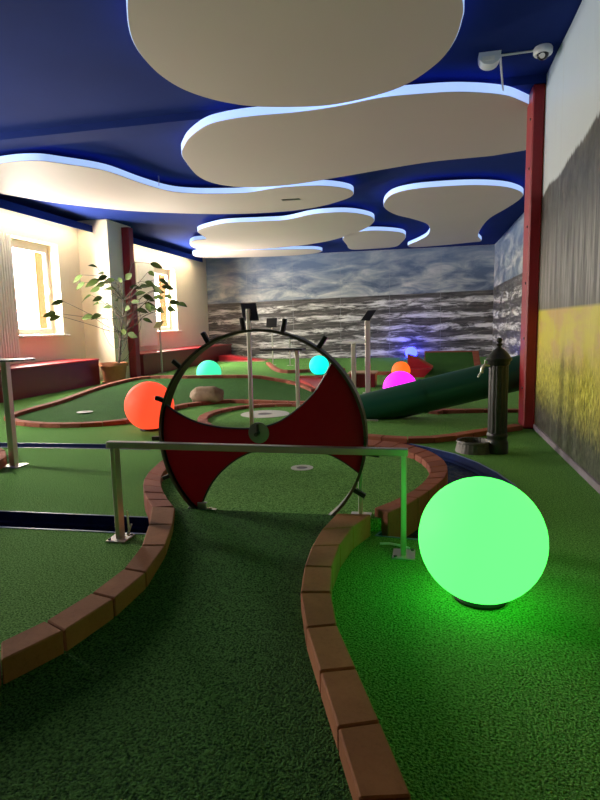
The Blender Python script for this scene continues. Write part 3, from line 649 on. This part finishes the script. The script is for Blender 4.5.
# water channels
def channel(ring, name, label):
    cx = sum(p[0] for p in ring)/len(ring); cy = sum(p[1] for p in ring)/len(ring)
    r = empty(name, (cx, cy, -.15), label, 'water channel', 'blue lined water channels')
    area = sum(ring[i-1][0]*ring[i][1]-ring[i][0]*ring[i-1][1] for i in range(len(ring))); sg = 1 if area > 0 else -1
    n_ = len(ring); nn = []
    for i in range(n_):
        a = Vector((*ring[i-1], 0)); b = Vector((*ring[i], 0)); c = Vector((*ring[(i+1) % n_], 0))
        d = ((b-a).normalized()+(c-b).normalized())
        d = d.normalized() if d.length > 1e-3 else (c-b).normalized()
        nn.append(Vector((d.y, -d.x, 0))*sg)
    def loop(b, off, z): return [b.b.verts.new((ring[i][0]+nn[i].x*off, ring[i][1]+nn[i].y*off, z)) for i in range(n_)]
    def strip(b, A, B):
        for i in range(n_): b.b.faces.new([A[i], A[(i+1) % n_], B[(i+1) % n_], B[i]])
    b = MB(); A = loop(b, -.004, .004); B = loop(b, -.02, -.05); C_ = loop(b, -.045, -.055); E_ = loop(b, -.05, -.14)
    strip(b, A, B); strip(b, B, C_); strip(b, C_, E_)
    f2 = [(ring[i][0]+nn[i].x*-.01, ring[i][1]+nn[i].y*-.01) for i in range(n_)]
    b.build('liner', M['liner'], r)
    fill(f2, (), -.15, .012).build('channel_bed', M['liner'], r)
    b = MB(); A = loop(b, .008, .005); B = loop(b, -.005, .005); C_ = loop(b, -.005, .001); E_ = loop(b, .008, .001)
    strip(b, A, B); strip(b, B, C_); strip(b, C_, E_); strip(b, E_, A); b.build('edge_strip', M['liner_edge'], r)
    fill(f2, (), -.075, .004).build('water', M['water'], r)
channel(spl := [(v.x, v.y) for v in (Vector((*p, 0)) for p in pool)], 'water_channel', 'curved dark water channel behind the green ball and horseshoe curb')
channel(can1, 'water_channel', 'blue lined water channel crossing under the steel handrail at left')
channel(can2, 'water_channel', 'thin far blue water channel in line with the handrail top at left')

# cups and discs
def disc(c, r0, r1, label, z):
    r = empty('golf_cup', (c[0], c[1], z), label, 'golf cup', 'golf cups')
    h = MB(); h.lathe([(r1, 0), (r1, .004), (r0, .005), (r0-.004, 0)], (c[0], c[1], z), 32); h.build('ring', M['cup'], r)
    h = MB(); h.lathe([(r0-.002, .0005), (1e-5, .0006)], (c[0], c[1], z), 32); h.build('hole', M['steel_dark'], r)
disc(CUP[0], .048, .088, 'white ringed golf cup in the turf behind the wheel', .0805)
disc(CUP[1], .10, .33, 'large pale disc around a cup in the round ended lane', .0155)
disc((CUP[2][0], CUP[2][1]), .045, .11, 'small pale cup disc in the lane left of the orange ball', .045)

# ------------------------------------------------------------------ red wheel
WY = 3.15; wc = Vector((-.935, WY, .560)); WR = .622
r = empty('obstacle_wheel', (wc.x, WY, .08), 'dark red wheel obstacle with steel ring and black pegs across the lane', 'golf obstacle')
b = MB(); a0, a1 = math.radians(-51), math.radians(229); ns = 96; V = []
for i in range(ns+1):
    a = a0+(a1-a0)*i/ns; c_, s_ = math.cos(a), math.sin(a)
    V.append([b.b.verts.new((wc.x+rr*c_, yy, wc.z+rr*s_)) for rr, yy in ((WR, WY-.05), (WR, WY+.05), (WR-.012, WY+.05), (WR-.012, WY-.05))])
for i in range(ns):
    for k in range(4): b.b.faces.new([V[i][k], V[i+1][k], V[i+1][(k+1) % 4], V[i][(k+1) % 4]])
b.b.faces.new(V[0]); b.b.faces.new(V[-1][::-1])
b.build('ring', M['ring_dark'], r, smooth=40)
b = MB(); V = []
for i in range(ns+1):
    a = a0+(a1-a0)*i/ns; c_, s_ = math.cos(a), math.sin(a)
    V.append([b.b.verts.new((wc.x+rr*c_, yy, wc.z+rr*s_)) for rr, yy in ((WR+.002, WY-.058), (WR+.002, WY-.05), (WR-.014, WY-.05), (WR-.014, WY-.058))])
for i in range(ns):
    for k in range(4): b.b.faces.new([V[i][k], V[i+1][k], V[i+1][(k+1) % 4], V[i][(k+1) % 4]])
b.b.faces.new(V[0]); b.b.faces.new(V[-1][::-1])
b.build('ring_edge', M['steel_mid'], r, smooth=40)
# panel between two arcs
ua = [(v.x, v.z) for v in spline([(x, 0, z) for x, z in WHEEL_UPARC], False, 4)]
la_ = [(v.x, v.z) for v in spline([(x, 0, z) for x, z in WHEEL_LOARC], False, 4)]
def ang(p): return math.atan2(p[1]-wc.z, p[0]-wc.x)
def arc(p, q, n=24):
    A_, B_ = ang(p), ang(q)
    if A_ < B_: A_ += 2*PI
    return [(wc.x+(WR-.013)*math.cos(A_+(B_-A_)*k/n), wc.z+(WR-.013)*math.sin(A_+(B_-A_)*k/n)) for k in range(n+1)]
n = 40
U = resample([(x, 0, z) for x, z in ua], n); Lo = resample([(x, 0, z) for x, z in la_], n)
outl = [(v.x, v.z) for v in U] + arc(ua[-1], la_[-1], 12) + [(v.x, v.z) for v in Lo[::-1]]
al, au = ang(la_[0]) % (2*PI), ang(ua[0]) % (2*PI)
outl += [(wc.x+(WR-.013)*math.cos(al+(au-al)*k/12), wc.z+(WR-.013)*math.sin(al+(au-al)*k/12)) for k in range(13)]
pb = fill([(x, z) for x, z in outl], (), -.012, .024)
for v in pb.b.verts: x, z, y = v.co.x, v.co.y, v.co.z; v.co = (x, WY-.01+y, z)
pb.build('panel', M['wheel_red'], r)
for nm_, pts_ in (('panel_edging', U), ('panel_edging', Lo)):
    b = MB(); b.tube([(v.x, WY-.01, v.z) for v in pts_], .010, 8); b.build(nm_, M['steel_dark'], r, smooth=60)
for k in range(17):
    a = math.radians(55.5+k*360/17)
    aa = a % (2*PI)
    if math.radians(228) < aa < math.radians(312) or math.radians(5) < aa < math.radians(40): continue
    d = Vector((math.cos(a), 0, math.sin(a))); t_ = Vector((-math.sin(a), 0, math.cos(a)))
    b = MB(); b.obox(wc+d*(WR+.035)+Vector((0, .0, 0)), d*.040, t_*.013, Vector((0, .014, 0)), .003); b.build('peg', M['black'], r)
hx, hz = WHEEL_HUB
b = MB(); b.lathe([(.062, 0), (.062, .008), (.05, .012), (1e-5, .012)], (hx, WY-.022, hz), 32, (0, -1, 0)); b.build('hub_plate', M['zinc'], r, smooth=40)
b = MB(); b.lathe([(.012, 0), (.012, .05), (1e-5, .05)], (hx, WY-.034, hz), 16, (0, -1, 0)); b.box(hx-.006, hx+.006, WY-.05, WY-.035, hz-.0, hz+.055); b.build('axle', M['steel_dark'], r)
for sx, zt in ((-.36, .37), ):
    b = MB(); b.box(sx-.012, sx+.012, WY+.05, WY+.075, .08, zt, .003); b.build('support_leg', M['steel'], r)
    b = MB(); b.box(sx-.06, sx+.06, WY+.02, WY+.12, .08, .086, .002); b.build('foot_plate', M['steel'], r)
b = MB(); b.box(-1.37, -1.25, WY-.07, WY+.05, .08, .087, .002); b.obox((-1.315, WY-.02, .115), (.03, 0, .0), (0, .012, 0), (0, 0, .03), .003); b.obox((-1.29, WY-.045, .10), (.045, 0, .018), (0, .006, 0), (0, 0, .008)); b.build('foot_plate', M['steel'], r)

# ------------------------------------------------------------------ handrail
r = empty('handrail', (-.9, 2.85, 0), 'low stainless steel handrail crossing the lane in front of the wheel', 'handrail')
b = MB(); b.box(-1.752, -.078, 2.825, 2.865, .535, .572, .003); b.build('top_rail', M['steel'], r)
for x, yf, lab in ((-1.71, 2.845, 'l'), (-.10, 2.87, 'r')):
    b = MB(); b.box(x-.014, x+.014, yf-.03, yf+.03, .008, .537, .003); b.build('leg', M['steel'], r)
    b = MB(); b.box(x-.055, x+.06, yf-.07, yf+.06, 0, .009, .002); f_ = b.build('foot_plate', M['steel'], r)
    for dx, dy in ((-.04, -.05), (.045, .045)):
        b = MB(); b.lathe([(.009, 0), (.009, .006), (1e-5, .008)], (x+dx, yf+dy, .009), 8); b.build('bolt', M['steel_dark'], f_)
b = MB(); b.tube([(-1.655, 2.84, .17), (-1.65, 2.84, .06), (-1.64, 2.82, .03)], .006, 8); b.tube([(-1.655, 2.83, .03), (-1.62, 2.82, .10)], .006, 8); b.build('cable_tie', M['plastic'], r)
o_ = MB(); o_.tube([(-.23, 2.99, .006), (-.18, 2.985, .012), (-.12, 2.975, .008), (-.07, 2.95, .006)], .006, 8)
tag(o_.build('cable', M['plastic']), 'short white cable lying at the foot of the right handrail leg', 'cable')

# ------------------------------------------------------------------ glowing balls
def gball(c, rad, col, es, label, base=True, dome=False):
    r = empty('light_ball' if not dome else 'light_dome', (c[0], c[1], c[2]-rad), label, 'ball lamp', 'glowing ball lamps')
    m = glow('glow_'+label.split()[0]+label.split()[1], col, es, [min(1, x*.6+.05) for x in col])
    b = MB(); b.ball((c[0], c[1], c[2]), rad); b.build('shell', m, r, smooth=180)
    if base:
        b = MB(); b.lathe([(rad*.42, 0), (rad*.44, .012), (rad*.40, .03), (rad*.3, .03)], (c[0], c[1], c[2]-rad), 32); b.build('base', M['dark'], r, smooth=40)
    return r
gball((.246, 2.455, .268), .267, (.065, 1.0, .10), 2.3, 'large green glowing ball on the right turf beside the brick curb')
gball((-3.185, 6.12, .29), .288, (1.0, .075, .026), .95, 'orange red glowing ball beside the lane left of the wheel')
gball((BALL_TEAL[0], BALL_TEAL[1], .25), .26, (.05, .85, .42), .95, 'teal glowing ball half hidden behind the brick topped bank')
gball((BALL_CYAN[0], BALL_CYAN[1], .24), .235, (.0, .90, .72), 1.0, 'cyan glowing ball at the upper right rim of the wheel')
gball((BALL_MAG[0], BALL_MAG[1], .25), .25, (.95, .010, .85), 2.2, 'magenta glowing ball behind the dark green tube')
gball((BALL_ORG[0], BALL_ORG[1], .2), .195, (1.0, .11, .008), 1.2, 'small orange glowing ball just behind the magenta one')
gball((-.44, 19.45, .2), .2, (.009, .013, 1.0), 26.0, 'distant pale blue glowing ball beside the sea mural')

# ------------------------------------------------------------------ benches
for (a, b_, lab) in ((YB+.02, 11.26, 'long red bench under the near window'), (13.3, D-.05, 'red bench under the far window beyond the red post')):
    r = empty('bench', (-7.45, (a+b_)/2, 0), lab, 'bench', 'red wall benches')
    h = MB(); h.box(XL+.005, -7.02, a, b_, 0, .525); h.build('front_panel', M['bench'], r)
    h = MB(); h.box(XL+.005, -6.99, a, b_, .525, .562, .008); h.build('seat', M['red'], r)
r = empty('low_bench', (-6.8, 18.8, 0), 'low red wedge with a tapering right end by the sea mural', 'low bench')
h = MB(); h.prism([(-6.97, 18.6, 0), (-6.97, 18.6, .2), (-6.75, 18.6, .225), (-6.374, 18.6, .18), (-5.343, 18.6, .02), (-5.34, 18.6, 0)], (0, .6, 0)); h.build('body', M['red'], r)
h = MB(); h.box(-6.97, -5.3, 18.5, 18.6, 0, .03, .004); h.build('plinth', M['wood'], r)

# ------------------------------------------------------------------ radiators
for (y0, y1, z0, lab) in ((8.88, 9.79, .70, 'tall white ribbed radiator left of the near window'), (14.75, 15.72, .70, 'tall white ribbed radiator left of the far window behind the plant')):
    r = empty('radiator', (XL+.06, (y0+y1)/2, z0), lab, 'radiator', 'tall radiators')
    h = MB(); k = 0; yy = y0
    while yy < y1-.03:
        h.box(XL+.03, XL+.11, yy, yy+.056, z0, 3.06, .012); yy += .07
    h.build('ribs', M['trim_white'], r)
    for zz in (z0+.04, 2.97):
        h = MB(); h.box(XL+.045, XL+.085, y0, y1-.02, zz, zz+.05); h.build('header', M['trim_white'], r)
    for yy in (y0+.2, y1-.3):
        h = MB(); h.box(XL+.001, XL+.05, yy, yy+.04, z0+.3, z0+.34); h.build('bracket', M['steel'], r)

# ------------------------------------------------------------------ potted plant
pc = Vector((-6.86, 11.6, 0))
r = empty('potted_plant', pc, 'tall sparse leafy plant in a terracotta pot before the window wall', 'plant')
h = MB(); h.lathe([(.225, 0), (.285, .37), (.315, .375), (.315, .45), (.295, .45), (.28, .40), (.27, .36), (1e-5, .36)], pc, 40); h.build('pot', M['terracotta'], r, smooth=40)
h = MB(); h.lathe([(.275, .37), (.15, .40), (1e-5, .395)], pc, 24); h.build('soil', M['soil'], r)
h = MB(); h.lathe([(.25, 0), (.29, .035), (.27, .035), (1e-5, .012)], pc, 32); h.build('saucer', M['terracotta'], r, smooth=40)
tk = [(pc.x+.03, pc.y, .37)] + [tuple(t) for t in TRUNK]
h = MB(); h.tube(spline(tk, False, 4), .028, 10, .008); h.build('trunk', M['bark'], r, smooth=60)
tv = [Vector(t) for t in TRUNK]; st = MB()
R2 = random.Random(11)
for i, q in enumerate(LEAVES):
    q = Vector(q)
    base = min(tv, key=lambda t: abs(t.z-(q.z-.35-.3*R2.random()))+.2*R2.random())
    mid_ = base.lerp(q, .5)+Vector((R2.uniform(-.12, .12), R2.uniform(-.1, .1), R2.uniform(-.05, .22)))
    path = spline([base, base.lerp(mid_, .5)+Vector((R2.uniform(-.06, .06), 0, -.03)), mid_, q], False, 5)
    st.tube(path, .008, 6, .004)
    d = (q-base); d.z *= .3; d.normalize(); d = (d+Vector((R2.uniform(-.4, .4), R2.uniform(-.5, .5), R2.uniform(-.75, .1)))).normalized()
    side = d.cross(Vector((R2.uniform(-.2, .7), R2.uniform(-1.2, -.5), R2.uniform(0, .7)))).normalized(); nrm = side.cross(d)
    ln = R2.uniform(.22, .33); wd = ln*R2.uniform(.22, .30)
    lf = MB(); ns_ = 7; pr = []
    for k in range(ns_+1):
        t = k/ns_; ww = wd*math.sin(PI*min(1, t*1.02+.0))**.75*(1-.25*t) if 0 < k < ns_ else .002
        cpt = q+d*ln*t-Vector((0, 0, .25*ln*t*t))
        pr.append([cpt-side*ww+nrm*ww*.25, cpt, cpt+side*ww+nrm*ww*.25])
    tp = [[lf.b.verts.new(p) for p in row] for row in pr]; bt = [[lf.b.verts.new(p-nrm*.003) for p in row] for row in pr]
    for A in (tp, bt):
        for k in range(ns_):
            for j in range(2): lf.b.faces.new([A[k][j], A[k][j+1], A[k+1][j+1], A[k+1][j]])
    for k in range(ns_):
        for j in (0, 2): lf.b.faces.new([tp[k][j], tp[k+1][j], bt[k+1][j], bt[k][j]])
    lf.build('leaf', M['leaf'], r, smooth=60)
for k in range(9):    # bare looping twigs
    a = tv[R2.randint(0, 3)]; s_ = R2.choice((-1, 1)); w_ = R2.uniform(.25, .55)
    st.tube(spline([a, a+Vector((s_*w_*.7, R2.uniform(-.2, .2), .12)), a+Vector((s_*w_, R2.uniform(-.2, .2), .5)), a+Vector((s_*w_*.8, 0, R2.uniform(.7, 1.0)))], False, 6), .006, 6, .003)
st.build('branches', M['bark'], r, smooth=60)

# ------------------------------------------------------------------ score stands
def stand(label, foot, h, w=.05, top=None, topmat='black', tilt=None, steel='steel', toplabel=None):
    x, y = foot
    r = empty('score_stand', (x, y, 0), label, 'score stand', 'steel score stands')
    b = MB(); b.box(x-w/2, x+w/2, y-w/2, y+w/2, .006, h, .004); b.build('post', M[steel], r)
    b = MB(); b.box(x-.09, x+.09, y-.08, y+.08, 0, .007, .002); b.build('foot_plate', M['steel'], r)
    if top:
        x0, x1, dy, th = top
        b = MB(); b.box(x0, x1, y-dy, y+dy, h, h+th, .004); b.build('shelf', M[topmat], r)
    if tilt:
        cx, cz, hw, hh, back, skew, zoff = tilt
        b = MB(); b.obox((x+cx, y+zoff, cz), (hw, 0, 0), (skew, back, hh), (0, .006, -.004), .002); b.build('board', M[topmat], r)
stand('tall steel stand with a tilted black board, seen through the wheel ring', (-2.0, 6.36), 1.40, .042, tilt=(.005, 1.365, .095, .10, .05, -.03, .04))
stand('steel stand with a long black shelf behind the wheel', (-1.71, 7.6), .862, .048, top=(-2.20, -1.61, .15, .024))
stand('thin far stand with a small dark sign in front of the sea mural', (-4.56, 16.87), 1.22, .035, tilt=(.0, 1.29, .165, .14, .05, 0, -.03))
stand('thin short far stand with a small ledge near the sea mural', (-3.95, 16.6), .80, .035, top=(-4.2, -3.75, .12, .025))
stand('steel stand with a pale shelf left of the magenta ball', (-1.30, 10.62), .84, .085, top=(-1.50, -1.0, .17, .045), topmat='plastic')
stand('tall steel stand with a tilted black board left of the magenta ball', (-.96, 9.85), 1.30, .085, tilt=(.02, 1.34, .075, .085, .09, .05, 0))
stand('near steel stand with a black shelf at the left edge', (-3.60, 4.31), .945, .058, top=(-3.78, -3.40, .14, .014))
stand('slim stand with a pale yellowish sign by the far window', (-6.91, 14.1), 1.26, .04, tilt=(-.01, 1.30, .10, .09, .06, .03, -.03), topmat='sign_pale')

# ------------------------------------------------------------------ dark green tube
A_ = Vector((-.77, 7.12, .105)); B_ = Vector((2.10, 7.20, .825)); ax = (B_-A_).normalized(); Ln = (B_-A_).length
r = empty('tube', (-.6, 7.12, 0), 'thick dark green tube slanting up from the turf behind the iron pump', 'tube')
b = MB(); sgm = 40; rad = .208; qd = ax.to_track_quat('Z', 'Y'); rings = []
for (rr, zz) in [(rad, .02+Ln*k/14) for k in range(15)]+[(rad-.012, .02+Ln*k/14) for k in range(14, -1, -1)]:
    ring = []
    for i in range(sgm):
        a = 2*PI*i/sgm; off = qd @ Vector((rr*math.cos(a), rr*math.sin(a), 0))
        q_ = A_+off+ax*zz; q_.z = max(q_.z, .017 if rr == rad else .022); ring.append(b.b.verts.new(q_))
    rings.append(ring)
for k in range(30):
    X_, Z_ = rings[k], rings[(k+1) % 30]
    for i in range(sgm): b.b.faces.new([X_[i], X_[(i+1) % sgm], Z_[(i+1) % sgm], Z_[i]])
b.build('pipe', M['tube'], r, smooth=40)
b = MB(); b.lathe([(rad+.001, 0), (rad+.012, 0), (rad+.012, .05), (rad+.001, .05)], A_+ax*.75, 40, ax); b.build('collar', M['tube'], r, smooth=40)
for xx, hh in ((1.26, .40), (1.90, .52)):
    b = MB(); b.box(xx, xx+.06, 7.1, 7.45, 0, hh, .005); b.build('cradle', M['steel_dark'], r)
b = MB(); b.box(-.75, -.55, 6.86, 6.90, .015, .035, .003); b.build('bracket', M['steel'], r)

# ------------------------------------------------------------------ cast iron pump
px, py = .655, 5.37
r = empty('water_pump', (px, py, 0), 'dark cast iron standpipe pump with a round basin beside the red post', 'pump')
fl_ = lambda a, z: 1+.025*(1 if math.cos(a*14) > 0 else -1)
b = MB(); b.lathe([(.098, 0), (.098, .10), (.090, .115), (.086, .14), (.094, .155), (.092, .175), (.084, .19)], (px, py, 0), 48); b.build('plinth', M['iron'], r, smooth=40)
b = MB(); b.lathe([(.084, .18), (.082, .80), (.080, .81)], (px, py, 0), 84, mod=fl_); b.build('column', M['iron'], r, smooth=25)
b = MB(); b.lathe([(.082, .80), (.095, .815), (.095, .835), (.112, .85), (.112, .868), (.100, .875), (.086, .90), (.055, .935), (.030, .955), (.020, .962), (.017, .975), (.026, .985), (.026, .995), (.012, 1.003), (.022, 1.015), (.026, 1.03), (.018, 1.046), (1e-5, 1.052)], (px, py, 0), 40); b.build('cap', M['iron'], r, smooth=50)
b = MB(); b.tube(spline([(px-.075, py-.02, .80), (px-.12, py-.03, .805), (px-.145, py-.035, .78), (px-.15, py-.035, .735)], False, 5), .016, 12); b.tube([(px-.12, py-.03, .81), (px-.12, py-.03, .85)], .008, 8); b.build('spout', M['steel'], r, smooth=50)
b = MB(); b.tube([(px-.145, py-.05, .765), (px-.185, py-.06, .70)], .008, 8); b.build('tap_lever', M['plastic'], r)
b = MB(); fl2 = lambda a, z: 1+(.03*math.cos(a*26) if .02 < z < .085 else 0)
b.lathe([(.17, 0), (.165, .02), (.155, .05), (.15, .085), (.16, .092), (.155, .105), (.135, .105), (.125, .06), (1e-5, .05)], (px-.20, py+.03, 0), 104, mod=fl2); b.build('basin', M['iron_light'], r, smooth=40)

# ------------------------------------------------------------------ rock, red ramp, box, mound
mb = MB(); mb.ball((-3.35, 8.36, .135), 1.0, 32, 20)
cc = Vector((-3.35, 8.36, .135))
from mathutils import noise as mn
for v in mb.b.verts:
    d = v.co-cc; k = 1+.22*mn.noise(d*1.6+Vector((3, 1, 7)))+.08*mn.noise(d*4.3); d = Vector((math.copysign(abs(d.x)**.75, d.x), d.y, math.copysign(abs(d.z)**.8, d.z)))
    v.co = cc+Vector((d.x*.265*k, d.y*.17*k, d.z*.140*k))
tag(mb.build('rock', M['rock'], origin=(-3.35, 8.36, 0), smooth=50), 'rounded brown rock on the curb behind the wheel', 'rock')
r = empty('ramp', (-2.05, 11.0, 0), 'low red wedge ramp behind the upper right of the wheel', 'golf obstacle')
h = MB(); rp = [Vector((p[0], p[1], 0)) for p in ((-2.62, 11.6), (-1.74, 11.7), (-1.48, 9.7), (-1.58, 9.3), (-2.12, 10.7))]
v0 = [h.b.verts.new(p) for p in rp]; v1 = [h.b.verts.new(Vector((p.x, p.y, .10 if i < 2 else .05))) for i, p in enumerate(rp)]
h.b.faces.new(v0[::-1]); h.b.faces.new(v1)
for i in range(5): h.b.faces.new([v0[i], v0[(i+1) % 5], v1[(i+1) % 5], v1[i]])
h.build('deck', M['red'], r)
h = MB(); h.box(-2.66, -1.72, 11.6, 11.72, 0, .14, .006); h.build('back_board', M['brick_red'], r)
r = empty('box', (-1.15, 10.85, 0), 'dark red box with a pale wooden top behind the two steel stands', 'box')
h = MB(); h.box(-1.40, -.91, 10.72, 11.15, 0, .255, .006); h.build('body', M['bench'], r)
h = MB(); h.box(-1.43, -.88, 10.69, 11.18, .255, .285, .006); h.build('lid', M['wood'], r)
r = empty('banked_lane', (.5, 13.5, 0), 'banked green lane with a red wedge end and brick rim, right of the glowing balls', 'golf obstacle')
h = MB(); prof = [(12.0, .012), (12.6, .03), (13.1, .08), (13.5, .17), (13.85, .30), (14.1, .42), (14.2, .47)]
pf = [(y, z) for y, z in prof]; ring = [(.02, y, z) for y, z in pf] + [(.02, 14.2, 0), (.02, 12.0, 0)]
h.prism(ring, (1.10, 0, 0)); h.build('bank', M['lane_turf'], r, smooth=30)
h = MB(); h.box(.0, 1.16, 14.2, 14.34, 0, .50, .006); h.build('brick_rim', M['brick_red'], r)
h = MB(); e_ = [(1.12, y, z+.03) for y, z in pf if y > 12.5] + [(1.12, 14.2, 0), (1.12, 12.6, 0)]; h.prism(e_, (.14, 0, 0)); h.build('end_curb', M['brick_red'], r)
h = MB(); h.prism([(-.38, 13.2, 0), (-.38, 13.2, .47), (-.15, 13.2, .40), (.18, 13.2, .20), (0, 13.2, 0)], (0, .12, 0)); h.build('wedge_end', M['red'], r)
h = MB(); h.prism([(-.38, 12.75, 0), (-.38, 12.75, .17), (.16, 12.75, .18), (-.02, 12.75, 0)], (0, .45, 0)); h.build('wedge_step', M['red'], r)
h = MB(); pts_ = [(-.38, .47), (-.15, .40), (.18, .20), (0, 0)]
for (xa, za), (xb, zb) in zip(pts_, pts_[1:]):
    d = Vector((xb-xa, 0, zb-za)); n_ = Vector((d.z, 0, -d.x)).normalized()*-.022
    h.obox(Vector(((xa+xb)/2, 13.24, (za+zb)/2)), d*.5, Vector((0, .09, 0)), n_, .004)
h.build('brick_edging', M['brick_red'], r)

# ------------------------------------------------------------------ camera
cd = bpy.data.cameras.new('Camera'); co = bpy.data.objects.new('Camera', cd); COL.objects.link(co)
cd.sensor_fit = 'HORIZONTAL'; cd.sensor_width = 36; cd.lens = 36*CAM_F/600; cd.clip_start = .02
ri, up_, fw = [Vector(v) for v in CAM_ROWS]
co.matrix_world = Matrix(((ri.x, up_.x, -fw.x, 0), (ri.y, up_.y, -fw.y, 0), (ri.z, up_.z, -fw.z, 1.2), (0, 0, 0, 1)))
S.camera = co
vs = S.view_settings; vs.view_transform = 'Standard'; vs.look = 'None'; vs.gamma = 1; vs.use_curve_mapping = False; vs.exposure = 0.28
S.cycles.max_bounces = 10; S.cycles.diffuse_bounces = 6; S.cycles.glossy_bounces = 4; S.cycles.transparent_max_bounces = 8
S.cycles.sample_clamp_indirect = 6
